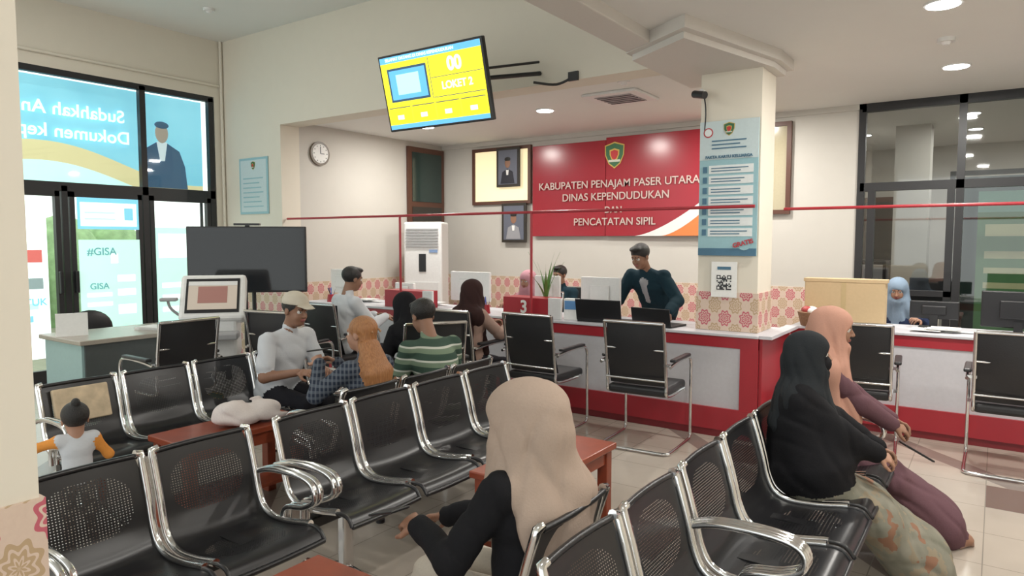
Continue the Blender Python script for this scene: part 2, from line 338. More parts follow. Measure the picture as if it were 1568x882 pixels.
# ---------------------------------------------------------------- lamps
lampE = E('lamp_disc', (1, .99, .97), 14)
def downlight(x, y, z, p=38, s=.11):
    b = MB(); b.cyl((0, 0, 0), (0, 0, -.012), s, white, 24); b.cyl((0, 0, -.012), (0, 0, -.016), s*.85, lampE, 24)
    o = b.build('ceiling_lamp', (x, y, z))
    l = bpy.data.lights.new('lamp', 'AREA'); l.shape = 'DISK'; l.size = .18; l.energy = p; l.color = (1, .965, .90)
    lo = bpy.data.objects.new('lamp', l); sc.collection.objects.link(lo); lo.parent = o; lo.location = (0, 0, -.03)
for x, y in ((-.34, 5.2), (-.35, 7.1), (-4.3, 6.8), (1.4, 5.2), (1.4, 2.6), (-6.2, 6.9), (-2.5, 7.6)): downlight(x, y, ZL)
downlight(-.5, 2.6, ZL, 18); downlight(-.3, .4, ZL, 10)
for x, y in ((-.3, 9.8), (-.3, 11.2), (.7, 9.8), (.7, 11.5), (-1.6, 11)): downlight(x, y, ZL, 14, .09)
for x, y in ((-6.5, 2.6), (-6.5, .3)): downlight(x, y, ZH, 22)
b = MB(); b.box((-.30, -.30, -.03), (.30, .30, 0), white, .01); b.box((-.2, -.2, -.035), (.2, .2, -.028), grey)
for i in range(5): b.box((-.19, -.16+i*.08, -.04), (.19, -.15+i*.08, -.034), black)
b.build('ceiling_air_vent', (-3.25, 6.6, ZL))
b = MB(); b.cyl((0, 0, 0), (0, 0, -.03), .06, white); b.cyl((0, 0, -.03), (0, 0, -.05), .035, white, r2=.02); so = b.build('smoke_detector', (-.37, 6.1, ZL)); copy(so, (-7.4, 4.6, ZH)); copy(so, (-2.9, 5.95, ZL))
b = MB(); b.cyl((0, 0, 0), (0, -.08, 0), .02, white); b.cyl((-.05, -.1, -.02), (.06, -.16, -.05), .03, black); b.tube(cr([(0, -.01, -.02), (.02, -.02, -.15), (.01, -.01, -.35)]), .006, black)
b.build('security_camera', (-2.02, 5.64, 2.80))
b = MB(); b.tube(cr([(0, 0, 0), (-.15, -.05, -.06), (-.3, -.2, -.05)]), .012, black); b.box((-.05, -.02, -.04), (.05, .0, .04), black); b.build('cable_bracket', (-3.15, YB, 3.05))
# ---------------------------------------------------------------- hanging tv
yel = E('screen_yellow', (.90, .80, .03), .9); blu = E('screen_blue', (.12, .44, .78), .9); lbl = E('screen_light_blue', (.45, .75, .95), .9); dk = E('screen_navy', (.04, .10, .18), .5); cell = E('screen_amber', (.84, .72, .02), .85)
wh = E('screen_white', (.95, .95, .85), .9)
b = MB()
b.box((-.575, 0, -.325), (.575, .047, .325), black, .008)
def rc(x0, z0, x1, z1, m, e): k = .94; b.add([(x0*k, e, z0*k), (x1*k, e, z0*k), (x1*k, e, z1*k), (x0*k, e, z1*k)], [[0, 1, 2, 3]], m)
rc(-.59, -.325, .59, .325, yel, -.002); rc(-.59, .27, .59, .325, blu, -.003); rc(-.59, -.325, .59, -.285, blu, -.003)
rc(-.52, -.08, -.04, .22, dk, -.003); rc(-.50, -.06, -.06, .20, blu, -.004); rc(-.42, -.02, -.14, .16, lbl, -.005)
for i in range(4): rc(-.57+i*.29, -.27, -.30+i*.29, -.11, cell, -.003); rc(-.48+i*.29, -.24, -.40+i*.29, -.2, wh, -.004); rc(-.57+i*.29, -.135, -.30+i*.29, -.128, dk, -.004)
rc(.0, -.09, .58, -.084, dk, -.003); rc(.0, .08, .58, .085, dk, -.003); rc(-.012, -.09, -.006, .26, dk, -.003)
b.box((-.2, .05, -.15), (.2, .12, .15), black, .01); b.tube([(.0, .1, .0), (.2, .5, .02), (.45, 1.0, .0)], .02, black); b.tube([(.1, .1, .1), (.45, 1.0, .1)], .012, black)
tv = b.build('wall_television', (-3.95, 4.48, 2.88), 0, rx=14)
text('00', .15, (.27, -.008, .16), wh, tv, bold=.005); text('LOKET 2', .085, (.27, -.008, 0), wh, tv, bold=.002); text('SELAMAT DATANG DI DINAS KEPENDUDUKAN', .036, (-.1, -.008, .28), wh, tv)
b = MB(); b.box((-.56, -.02, 1.08), (.56, .03, 1.73), black, .008); b.box((-.545, -.024, 1.10), (.545, -.019, 1.715), M('tv_glass', (.012, .014, .018), .08))
for x in (-.04, .04): b.cyl((x, .06, .05), (x, .06, 1.5), .02, blackm)
b.box((-.35, -.25, .02), (.35, .3, .06), blackm, .01); b.box((-.25, .03, 1.3), (.25, .07, 1.5), blackm); b.box((-.12, -.03, 1.74), (.12, .05, 1.76), black); b.box((-.02, .0, 1.70), (.02, .03, 1.75), black)
b.build('television_on_stand', (-6.05, 4.10, 0), 45)
b = MB(); b.box((-.24, -.16, .0), (.24, .22, .55), white, .03); b.box((-.20, -.12, .55), (.20, .2, .92), white, .03)
b.box((-.22, -.30, .74), (.22, -.1, .80), grey, .015); b.box((-.1, -.125, .3), (.1, -.17, .45), white, .01)
b.T = Matrix.Translation((0, -.02, 1.08)) @ Matrix.Rotation(R(-30), 4, 'X')
b.box((-.27, -.05, -.22), (.27, .07, .22), white, .03); b.box((-.22, -.056, -.16), (.22, -.048, .17), black)
b.box((-.20, -.06, -.13), (.20, -.055, .14), E('kiosk_screen', (.42, .36, .30), .4)); b.box((-.12, -.063, -.07), (.12, -.059, .09), E('kiosk_image', (.25, .12, .10), .4)); b.box((-.2, -.063, .10), (.2, -.059, .14), white)
b.T = Matrix.Identity(4); b.tube(cr([(-.24, 0, .9), (-.34, -.05, 1.0), (-.36, -.08, 1.08)]), .012, grey); b.box((-.42, -.12, 1.07), (-.28, -.05, 1.10), grey, .01)
shield(b, 0, .18, .16, -.165)
b.box((-.15, -.168, .38), (.15, -.161, .50), black)
b.build('self_service_kiosk', (-5.68, 3.50, 0), 50)
# ---------------------------------------------------------------- left desk
b = MB(); dtop = M('desk_top', (.38, .34, .29), .25); dgl = M('desk_panel', (.32, .46, .46), .3); ddk = M('desk_front', (.08, .09, .09), .35)
b.box((-6.98, 2.60, .72), (-6.18, 3.70, .76), dtop, .008); b.box((-6.95, 2.64, 0), (-6.25, 2.68, .72), dgl); b.box((-6.95, 3.62, 0), (-6.25, 3.66, .72), dgl); b.box((-6.27, 2.66, .06), (-6.23, 3.64, .72), ddk)
b.build('reception_desk')
b = MB(); b.box((-.12, -.01, .0), (.12, .01, .2), paper); b.box((-.12, .0, 0), (.12, .1, .01), paper); b.build('desk_sign', (-6.6, 2.72, .76), 70)
b = MB(); b.box((-.15, -.1, 0), (.15, .1, .02), paper); b.box((-.1, -.12, .02), (.16, .08, .03), paper); pap = b.build('paper_stack', (-6.5, 3.4, .76), 20)
# ---------------------------------------------------------------- visitor chair
def visitor_chair():
    b = MB()
    b.box((-.235, -.22, .42), (.235, .25, .49), leather, .025, 3)
    for side in (0, 1):
        rows = []
        for i in range(9):
            t = i/8; z = .50+.48*t; y = -.20-.09*t-.02*math.sin(t*math.pi*1.0)+(.03 if side else 0)
            rows.append([(-.225+.45*j/8, y+.03*(1-math.cos((j/8-.5)*2.2)), z) for j in range(9)])
        b.grid(rows, leather)
    for sx in (-1, 1):
        b.tube(cr([(sx*.235, .2, .43), (sx*.235, -.18, .43), (sx*.235, -.22, .52), (sx*.235, -.25, .75), (sx*.235, -.295, .985)], 5), .013, chrome)
        b.tube(cr([(sx*.275, -.255, .66), (sx*.275, -.1, .68), (sx*.275, .16, .685), (sx*.275, .235, .64), (sx*.275, .24, .5), (sx*.275, .25, .1), (sx*.275, .23, .03), (sx*.275, .15, .015), (sx*.275, -.2, .015), (sx*.26, -.27, .015), (sx*.2, -.285, .015), (0, -.285, .015)], 5), .0125, chrome)
        b.box((sx*.275-.025, -.2, .69), (sx*.275+.025, .17, .715), black, .01)
        b.box((min(sx*.22, sx*.275), .1, .43), (max(sx*.22, sx*.275), .13, .455), chrome); b.box((min(sx*.22, sx*.275), -.24, .66), (max(sx*.22, sx*.275), -.22, .68), chrome)
    b.tube([(-.235, -.30, .985), (.235, -.30, .985)], .013, chrome); b.tube([(-.235, -.255, .78), (.235, -.255, .78)], .009, chrome); b.tube([(-.235, -.243, .55), (.235, -.243, .55)], .009, chrome)
    return b.build('visitor_chair', (-3.15, 5.0, 0))
vc = visitor_chair()
for (x, y, a) in ((-2.22, 5.02, 3), (.14, 5.85, 0), (-.85, 5.85, 5), (-5.33, 2.90, 90), (-5.15, 3.90, 10), (-5.30, 4.62, 0), (-3.9, 4.88, 0), (-3.62, 3.98, 60), (-4.35, 6.62, 180), (-4.45, 7.5, 180), (-.72, 7.5, 170)): copy(vc, (x, y, 0), a)
b = MB(); b.ell((0, -.22, .70), (.23, .04, .19), leather, 20, 12); b.box((-.24, -.2, .40), (.24, .24, .48), leather, .03, 3); b.cyl((0, 0, .08), (0, 0, .4), .03, black); b.tube(cr([(0, -.05, .4), (0, -.27, .45), (0, -.25, .65)]), .02, black)
for i in range(5): 
    a = i*2*math.pi/5; b.tube([(0, 0, .1), (.26*math.cos(a), .26*math.sin(a), .06)], .018, black); b.ell((.26*math.cos(a), .26*math.sin(a), .03), (.03, .03, .03), black, 8, 6)
b.build('office_chair', (-7.28, 3.25, 0), -90)
# ---------------------------------------------------------------- waiting benches
prof = cr([(0, 0, .775), (.03, 0, .68), (.055, 0, .59), (.075, 0, .51), (.11, 0, .445), (.18, 0, .415), (.30, 0, .42), (.42, 0, .44), (.48, 0, .435), (.51, 0, .40)], 4)
def bench(n, arms=True):
    b = MB(); P_ = .46
    for i in range(n):
        yc = P_*(i+.5)
        rows = []
        for k, p in enumerate(prof):
            t = k/(len(prof)-1); w = .205
            if k < 4: w = .185+.02*k/4
            bow = .012*(1 if t < .5 else .4)
            rows.append([(p.x-bow*(1-(2*j/10-1)**2)*(1 if p.z > .5 else 0), yc-w+2*w*j/10, p.z-(bow*(1-(2*j/10-1)**2) if p.z <= .5 else 0)) for j in range(11)])
        b.grid(rows, perf)
        b.tube([rows[0][j] for j in range(11)], .011, black, 6); b.tube([rows[-1][j] for j in range(11)], .011, black, 6)
        for sgn in (-1, 1):
            pts = [(p.x+.004, yc+sgn*.209, p.z+.006) for p in prof[:-8]]
            pts = [(pts[0][0], yc+sgn*.185, pts[0][2]+.004)]+pts
            b.tube(pts, .0155, chrome, 8)
            b.tube([(p.x, yc+sgn*.207, p.z) for p in prof[-9:]], .009, black, 6)
        b.box((.12, yc-.03, .35), (.34, yc+.03, .415), black)
    L = P_*n
    b.box((.2, .02, .33), (.26, L-.02, .38), black, .006)
    for y in ((.23, L-.23) if n > 1 else (.23,)):
        b.box((.205, y-.03, .05), (.255, y+.03, .34), chrome, .01)
        b.tube(cr([(-.05, y, .02), (.05, y, .035), (.23, y, .07), (.42, y, .035), (.5, y, .02)], 4), .02, chrome)
        b.cyl((-.05, y, 0), (-.05, y, .02), .025, black); b.cyl((.5, y, 0), (.5, y, .02), .025, black)
    if arms:
        for y in (0.0, L):
            for o in (-.014, .014):
                b.tube(cr([(.05, y+o, .59), (.16, y+o, .62), (.34, y+o, .625), (.43, y+o, .60), (.44, y+o, .54), (.37, y+o, .50), (.25, y+o, .47), (.235, y+o, .38)], 5), .013, chrome)
    return b
b2_ = bench(2).build('waiting_bench', (-2.67, .88, 0)); b4_ = bench(4).build('waiting_bench', (-2.67, 1.90, 0))
copy(b2_, (-.91, 1.40, 0)); copy(b4_, (-.91, 2.34, 0))
copy(b4_, (-4.38, 1.59, 0))
b3_ = bench(3).build('waiting_bench', (-2.86, 3.86, 0), 180)
b1_ = bench(1, False).build('waiting_bench', (-1.03, 2.04, 0), 180)
def table(x0, y0, x1, y1, z=.45):
    b = MB(); b.box((x0, y0, z-.035), (x1, y1, z), wood, .006); b.box((x0+.03, y0+.03, z-.11), (x1-.03, y1-.03, z-.035), wood)
    for x in (x0+.02, x1-.08):
        for y in (y0+.02, y1-.08): b.box((x, y, 0), (x+.06, y+.06, z-.035), wood, .004)
    b.box((x0+.05, y0+.05, .14), (x1-.05, y1-.05, .16), wood)
    b.build('coffee_table')
table(-3.82, 1.93, -3.44, 2.72, .52); table(-2.08, 2.60, -1.70, 3.45, .47); table(-1.98, .95, -1.62, 1.60, .46)
# ---------------------------------------------------------------- counter
dred = M('dark_red_base', (.19, .014, .02), .4)
def counter(name, xa, xb, ya, yb, vert=()):
    b = MB()
    b.box((xa, ya-.02, .825), (xb, yb, .85), whitepanel, .006); b.box((xa, ya, .735), (xb, yb-.02, .825), red)
    b.box((xa, ya+.01, .24), (xb, yb-.02, .735), whitepanel); b.box((xa, ya-.012, .06), (xb, yb-.02, .24), red); b.box((xa, ya+.0, 0), (xb, yb-.02, .06), dred)
    for v in vert: b.box((v-.07, ya-.006, 0), (v+.07, ya+.02, .825), red)
    return b.build(name)
counter('service_counter', -6.95, -1.5, 5.5, 6.15, (-1.57, -5.0, -6.88)); counter('service_counter', -1.47, 2.6, 6.40, 7.0, (-1.40, 1.0))
b = MB(); b.box((-1.499, 5.52, 0), (-1.475, 6.39, .825), red); b.box((-1.499, 5.5, .825), (-1.40, 6.37, .85), whitepanel); b.build('counter_end_panel')
b = MB()
b.tube([(-7.3, 5.52, 1.86), (-1.56, 5.52, 1.86)], .013, red); b.tube([(-1.56, 6.42, 1.87), (3, 6.42, 1.87)], .013, red)
for x in (-5.36, -3.64): b.tube([(x, 5.52, .85), (x, 5.52, 1.86)], .013, red)
b.build('counter_rail')
def numbox(x0, x1, t, y=5.56):
    b = MB(); b.box((0, 0, 0), (x1-x0, .22, .19), red, .004); b.box((x1-x0-.02, -.01, 0), (x1-x0+.12, .02, .2), M('box_white', (.7, .7, .7)), .003)
    o = b.build('queue_number_box', (x0, y, .85)); text(t, .17, ((x1-x0)*.45, -.004, .095), paper, o, bold=.004)
numbox(-4.0, -3.45, '3'); numbox(-5.65, -5.05, '2')
def monitor(x, y, w, h, mat, z=.85, rz=0, raise_=.08):
    b = MB(); b.box((-w/2, -.02, raise_), (w/2, .02, raise_+h), mat, .008); b.box((-w/2+.015, .019, raise_+.015), (w/2-.015, .023, raise_+h-.015), black)
    b.box((-w*.25, -.04, raise_+h*.25), (w*.25, -.02, raise_+h*.75), mat, .008); b.box((-.03, -.03, 0), (.03, .0, raise_+.05), mat); b.box((-.11, -.09, 0), (.11, .08, .012), mat, .004)
    b.build('computer_monitor', (x, y, z), rz)
monitor(-4.72, 5.95, .54, .32, white); monitor(-3.12, 5.95, .42, .31, white); monitor(-3.78, 6.04, .30, .30, white); monitor(-6.75, 5.9, .36, .30, white); monitor(-1.30, 6.88, .3, .30, white); monitor(-5.75, 6.0, .3, .16, white)
monitor(.16, 6.75, .50, .29, black, rz=-5, raise_=.05); monitor(-.42, 6.85, .36, .15, black)
cb = M('cardboard', (.56, .42, .25), .8)
b = MB(); b.box((-.32, -.05, 0), (.32, .1, .40), cb, .006); b.box((-.33, -.055, .38), (.33, .105, .41), cb, .003); b.box((-.02, -.052, 0), (.02, -.049, .4), M('packing_tape', (.5, .38, .2), .3)); b.build('cardboard_box', (-1.08, 6.62, .85), 0)
def laptop(x, y, rz=0, w=.40, h_=.24):
    b = MB(); b.box((-w/2, 0, 0), (w/2, .26, .018), black, .004); b.T = Matrix.Translation((0, .0, .018)) @ Matrix.Rotation(R(12), 4, 'X'); b.box((-w/2, -.012, 0), (w/2, 0, h_), black, .004); b.build('laptop', (x, y, .85), rz)
laptop(-2.93, 5.56, 4, .44, .2); laptop(-2.42, 5.56, -8, .38, .15)
b = MB()
for i in range(6):
    x = random.uniform(-.2, .1); b.box((x, random.uniform(-.08, .06), .002+i*.006), (x+.21, random.uniform(.10, .16), .006+i*.006), paper)
po = b.build('document_pile', (-5.35, 5.90, .85)); copy(po, (-4.6, 5.66, .85)); copy(po, (-6.3, 5.78, .85)); copy(po, (-.40, 6.52, .85))
b = MB(); b.box((-.07, -.03, 0), (.07, .03, .2), paper, .004); b.box((-.06, -.034, .1), (.06, -.03, .18), M('calendar_blue', (.1, .25, .5))); b.build('desk_calendar', (-3.25, 5.62, .85), 10)
b = MB(); b.cyl((0, 0, 0), (0, 0, .09), .05, red, 16, .04)
for i in range(9): b.cyl((random.uniform(-.02, .02), random.uniform(-.02, .02), .02), (random.uniform(-.04, .04), random.uniform(-.04, .04), .17), .004, [black, white, M('pen_blue', (.05, .1, .5))][i % 3], 6)
pc = b.build('pen_holder', (-4.25, 5.6, .85)); copy(pc, (-6.6, 5.6, .85))
b = MB(); bk = M('wicker', (.24, .13, .07), .8, bump=.8, scale=60)
b.cyl((0, 0, 0), (0, 0, .12), .10, bk, 18, .13)
for i in range(7): b.ell((random.uniform(-.07, .07), random.uniform(-.07, .07), .13), (.05, .05, .035), M('sweets_red', (.4, .05, .05)) if i % 2 else paper, 8, 6)
b.build('basket', (-1.30, 6.46, .85))
b = MB(); leaf = M('leaf_green', (.10, .22, .05), .5); b.cyl((0, 0, 0), (0, 0, .10), .045, white, 16, .055)
for i in range(9):
    a = i*.75; l = .35+.1*(i % 3); lean = .06+.03*(i % 4)
    rows = []
    for k in range(7):
        t = k/6; w = .016*math.sin(math.pi*min(t+.15, 1)); cx, cy, cz = math.cos(a)*lean*t*t*2, math.sin(a)*lean*t*t*2, .08+l*t
        rows.append([(cx-math.sin(a)*w, cy+math.cos(a)*w, cz), (cx, cy, cz-.004), (cx+math.sin(a)*w, cy-math.cos(a)*w, cz)])
    b.grid(rows, leaf)
b.build('potted_plant', (-3.66, 5.82, .85))
# ---------------------------------------------------------------- big sign
b = MB(); W, H = 2.72, 1.30
b.box((0, 0, 0), (1.18, .04, H-.01), redsign, .004); b.box((1.19, -.01, 0), (W, .04, H+.02), redsign, .004)
wsw = M('sign_white', (.75, .73, .71), .3); osw = M('sign_orange', (.68, .20, .05), .3)
def swoosh(r0, hh, col, e):
    N = 14
    arc = [(W-r0+r0*k/N, hh*(k/N)**1.5) for k in range(N+1)]
    vs = [(W, e, 0)]+[(x, e, z) for x, z in arc]
    b.add(vs, [[0, i, i+1] for i in range(1, N+1)], col)
swoosh(1.10, .58, wsw, -.013); swoosh(.72, .46, osw, -.016)
shield(b, 1.32, 1.08, .29, -.018)
sg = b.build('office_sign', (-5.56, YW-.07, 1.65))
sl = M('sign_lettering', (.55, .42, .38), .4)
for t, z, s in (('KABUPATEN PENAJAM PASER UTARA', .70, .143), ('DINAS KEPENDUDUKAN', .53, .143), ('DAN', .35, .12), ('PENCATATAN SIPIL', .19, .14)): text(t, s, (1.31, -.022, z), sl, sg, extr=.004, bold=.001)
def portrait(x, z, w, h, suitc, y=YW-.09):
    b = MB(); b.box((-w/2, 0, 0), (w/2, .03, h), M('portrait_frame', (.03, .025, .02), .3), .006)
    b.box((-w/2+.04, -.004, .04), (w/2-.04, .0, h-.04), M('portrait_backdrop', (.12, .13, .17), .4))
    b.ell((0, -.006, h*.60), (w*.12, .004, h*.12), skin); b.ell((0, -.007, h*.70), (w*.13, .004, h*.055), hairb)
    b.add([(-w*.3, -.009, .05), (w*.3, -.009, .05), (w*.22, -.009, h*.38), (0, -.009, h*.46), (-w*.22, -.009, h*.38)], [[0, 1, 2, 3, 4]], suitc)
    b.add([(-w*.04, -.011, h*.3), (w*.04, -.011, h*.3), (w*.06, -.011, h*.43), (-w*.06, -.011, h*.43)], [[0, 1, 2, 3]], paper)
    b.build('framed_portrait', (x, y, z))
portrait(-5.98, 2.38, .42, .58, M('suit_dark', (.01, .01, .02)), YW-.10); portrait(-5.88, 1.56, .44, .58, M('suit_grey', (.3, .3, .32)))
b = MB(); b.cyl((0, 0, 0), (.03, 0, 0), .155, M('clock_rim', (.12, .09, .06), .4), 32); b.cyl((.03, 0, 0), (.034, 0, 0), .125, paper, 32)
b.box((.035, -.006, 0), (.038, .006, .09), black); b.box((.035, 0, -.005), (.038, .06, .005), black)
for i in range(12): 
    a = i*math.pi/6; b.box((.034, math.sin(a)*.105-.006, math.cos(a)*.105-.006), (.037, math.sin(a)*.105+.006, math.cos(a)*.105+.006), black)
b.build('wall_clock', (XR, 6.05, 2.72))
b = MB(); b.box((-.28, -.18, 0), (.28, .2, 1.85), white, .03, 3)
for i in range(7): b.box((-.23, -.2, 1.50+i*.04), (.23, -.175, 1.515+i*.04), grey)
b.box((-.05, -.19, 1.15), (.05, -.178, 1.4), black); b.box((-.23, -.19, .3), (.23, -.178, 1.0), M('ac_panel', (.7, .7, .69), .4)); b.box((.1, -.19, 1.42), (.22, -.178, 1.46), M('ac_label', (.2, .3, .5)))
b.build('floor_standing_air_conditioner', (-6.72, 7.45, 0), 25)
pt = M('poster_teal', (.30, .50, .55), .5); pwd = M('poster_paper', (.55, .65, .67), .5); pnavy = M('poster_navy', (.06, .16, .25), .5); pr = M('poster_dark_red', (.45, .05, .06), .5); prow = M('poster_row', (.74, .78, .78), .5)
b = MB(); W, H = .60, .72; b.box((0, 0, 0), (W, .012, H), pt); b.box((.03, -.002, .03), (W-.03, 0, H-.03), pwd); shield(b, .3, .62, .09, -.004)
for i in range(7): b.box((.08, -.004, .09+i*.06), (.50-.04*(i % 3), -.002, .105+i*.06), pt)
b.build('information_poster', (-8.17, YB-.014, 1.93))
b = MB(); W, H = .475, 1.09; b.box((0, 0, 0), (W, .012, H), pt); b.box((0, -.002, .78), (W, 0, H), pwd); b.box((0, -.002, 0), (W, 0, .06), pnavy); shield(b, .24, 1.02, .09, -.004)
for i in range(7):
    z = .70-i*.085
    b.box((.08, -.003, z-.033), (.44, -.001, z+.033), prow); b.box((.03, -.004, z-.025), (.065, -.001, z+.025), pnavy)
    b.box((.10, -.005, z+.006), (.40-.03*(i % 3), -.003, z+.014), pnavy); b.box((.10, -.005, z-.016), (.34, -.003, z-.008), pnavy)
for i in range(3): b.box((.10, -.005, .865+i*.03), (.38-.05*(i % 2), -.003, .875+i*.03), pnavy)
b.cyl((.07, -.004, 1.0), (.07, -.001, 1.0), .04, pr, 20); b.cyl((.07, -.006, 1.0), (.07, -.004, 1.0), .03, prow, 20)
b.cyl((.38, -.006, .10), (.38, -.001, .10), .055, pt, 20)
o = b.build('information_poster', (-2.045, 5.625, 1.47))
text('FAKTA KARTU KELUARGA', .032, (.24, -.006, .80), pnavy, o, bold=.001); text('GRATIS', .05, (.37, -.009, .10), pr, o, rot=(90, -15, 0), bold=.002)
b = MB(); b.box((0, 0, 0), (.21, .006, .29), paper); k = black
for i in range(11):
    for j in range(11):
        if random.random() < .5: b.box((.045+i*.011, -.002, .06+j*.011), (.056+i*.011, 0, .071+j*.011), k)
for (x, z) in ((.045, .06), (.045, .148), (.133, .148)): b.box((x, -.003, z), (x+.033, 0, z+.033), k); b.box((x+.008, -.004, z+.008), (x+.025, -.002, z+.025), paper)
b.box((.05, -.002, .225), (.16, 0, .25), pnavy); b.build('qr_code_notice', (-1.93, 5.63, 1.13))
# ---------------------------------------------------------------- SDF people
def V3(*a): return np.array(a, dtype=np.float64)
def nrm(v): return v/(np.linalg.norm(v)+1e-9)
def smin(a, b, k):
    h_ = np.clip(.5+.5*(b-a)/k, 0, 1); return b*(1-h_)+a*h_-k*h_*(1-h_)
def prim(p, P):
    t = p[0]
    if t == 'c':
        _, a, b_, ra, rb = p[:5]; ba = b_-a; L = max(ba@ba, 1e-9)
        q = P-a; h_ = np.clip((q@ba)/L, 0, 1); return np.linalg.norm(q-h_[:, None]*ba, axis=1)-(ra+(rb-ra)*h_)
    if t == 't':
        _, a, b_, ra, rb, side = p[:6]; ba = b_-a; L = max(ba@ba, 1e-9); ax = ba/math.sqrt(L)
        s_ = nrm(side-ax*(side@ax)); f_ = np.cross(ax, s_)
        q = P-a; h_ = np.clip((q@ba)/L, 0, 1); q = q-h_[:, None]*ba
        rx = ra[0]+(rb[0]-ra[0])*h_; ry = ra[1]+(rb[1]-ra[1])*h_
        k = np.sqrt((q@s_/rx)**2+(q@f_/ry)**2+(q@ax/np.minimum(rx, ry))**2); return (k-1)*np.minimum(rx, ry)
    if t == 'e':
        _, c_, r_, A = p[:4]; q = (P-c_)@A.T
        k0 = np.sqrt(((q/r_)**2).sum(1)); k1 = np.sqrt(((q/(r_*r_))**2).sum(1))+1e-9; return k0*(k0-1)/k1
I3 = np.eye(3)
def Ee(c_, r_, A=I3, lab=0, **k): return dict(p=('e', np.array(c_, float), np.array(r_, float), A), l=lab, **k)
def Cc(a, b_, ra, rb, lab=0, **k): return dict(p=('c', np.array(a, float), np.array(b_, float), ra, rb), l=lab, **k)
def Tt(a, b_, ra, rb, side, lab=0, **k): return dict(p=('t', np.array(a, float), np.array(b_, float), ra, rb, np.array(side, float)), l=lab, **k)
def evald(prims, P, k, lab=False):
    d = np.full(len(P), 9.); best = np.full(len(P), 9.); L = np.zeros(len(P), int)
    for q in prims:
        dd = prim(q['p'], P)
        if 'clip' in q:
            for (n_, o_) in q['clip']: dd = np.maximum(dd, -(P@n_-o_))
        kk = q.get('k', k)
        if q.get('sub'): d = -smin(-d, dd, kk)
        else:
            if lab: m_ = dd < best; L[m_] = q['l']; best = np.minimum(best, dd)
            d = smin(d, dd, kk)
    return (d, L) if lab else d
def crease(ph, w=.34): return np.exp(-(np.sin(ph/2)/w)**2)
def fold(P, amp, seed):
    x, y, z = P[:, 0], P[:, 1], P[:, 2]
    w_ = np.sin(7*x+5*y+seed)+.7*np.sin(9*z-6*x+2*seed)
    a = crease(44*z+18*(x*math.cos(seed)+y*math.sin(seed))+2.6*w_)
    b_ = crease(34*(x+y)+24*z-2.4*w_)
    m_ = .5+.5*np.sin(7*x-9*z+6*y+seed)
    return amp*(a*m_+.9*b_*(1-m_))
def nets(fn, lo, hi, h):
    n_ = [int(math.ceil((hi[i]-lo[i])/h))+1 for i in range(3)]
    ax = [lo[i]+h*np.arange(n_[i]) for i in range(3)]
    G = np.stack(np.meshgrid(*ax, indexing='ij'), -1).reshape(-1, 3)
    v = fn(G).reshape(n_); s = v < 0
    cs = [q-1 for q in n_]; acc_ = np.zeros(cs+[3]); cnt = np.zeros(cs)
    def sl_(c_): return tuple(slice(c_[i], c_[i]+cs[i]) for i in range(3))
    for a in range(3):
        o1, o2 = [i for i in range(3) if i != a]
        for i in (0, 1):
            for j in (0, 1):
                c0 = [0, 0, 0]; c0[o1] = i; c0[o2] = j; c1 = list(c0); c1[a] = 1
                v0 = v[sl_(c0)]; v1 = v[sl_(c1)]; m_ = (v0 < 0) != (v1 < 0)
                t = np.where(m_, v0/np.where(m_, v0-v1, 1), 0)
                cnt += m_
                for q in range(3): acc_[..., q] += m_*(c0[q]+(t if q == a else 0))
    act = cnt > 0; idx = -np.ones(cs, int); idx[act] = np.arange(act.sum())
    cell_ = np.argwhere(act); verts = np.array(lo)+(cell_+acc_[act]/cnt[act][:, None])*h
    F = []
    for a in range(3):
        o1, o2 = (a+1) % 3, (a+2) % 3
        sA = [slice(1, -1)]*3; sB = [slice(1, -1)]*3; sA[a] = slice(0, -1); sB[a] = slice(1, None)
        A_ = s[tuple(sA)]; B_ = s[tuple(sB)]
        for flip in (0, 1):
            e = np.argwhere((A_ & ~B_) if not flip else (~A_ & B_))
            if not len(e): continue
            e = e+1; e[:, a] -= 1
            def g(d1, d2):
                k_ = e.copy(); k_[:, o1] += d1; k_[:, o2] += d2; return idx[k_[:, 0], k_[:, 1], k_[:, 2]]
            q = [g(-1, -1), g(0, -1), g(0, 0), g(-1, 0)]
            F.append(np.stack(q if not flip else q[::-1], 1))
    return verts, np.concatenate(F)
def sdfmesh(name, prims, mats, h=.012, k=.03, amp=0, seed=0, cloth=(), parent=None, ffn=None):
    lo = np.full(3, 9e9); hi = -lo
    for q in prims:
        if q.get('sub'): continue
        p = q['p']
        if p[0] == 'e': r_ = p[2].max(); pts = [(p[1], r_)]
        elif p[0] == 'c': pts = [(p[1], p[3]), (p[2], p[4])]
        else: pts = [(p[1], max(p[3])), (p[2], max(p[4]))]
        for c_, r_ in pts: lo = np.minimum(lo, c_-r_-.03); hi = np.maximum(hi, c_+r_+.03)
    def fn(G):
        out = np.empty(len(G))
        for i in range(0, len(G), 400000):
            g = G[i:i+400000]
            if ffn: d = evald(prims, g, k)+ffn(g)
            elif amp:
                d, L = evald(prims, g, k, True); d = d+np.where(np.isin(L, cloth), fold(g, amp, seed), 0)
            else: d = evald(prims, g, k)
            out[i:i+400000] = d
        return out
    v, F = nets(fn, lo, hi, h)
    cen = v[F].mean(1); _, L = evald(prims, cen, k, True)
    me = bpy.data.meshes.new(name); me.from_pydata(v.tolist(), [], F.tolist())
    for m in mats: me.materials.append(m)
    me.polygons.foreach_set('material_index', L.astype(np.int32)); me.polygons.foreach_set('use_smooth', np.ones(len(F), bool)); me.update()
    ob = bpy.data.objects.new(name, me); sc.collection.objects.link(ob); ob.parent = parent
    return ob
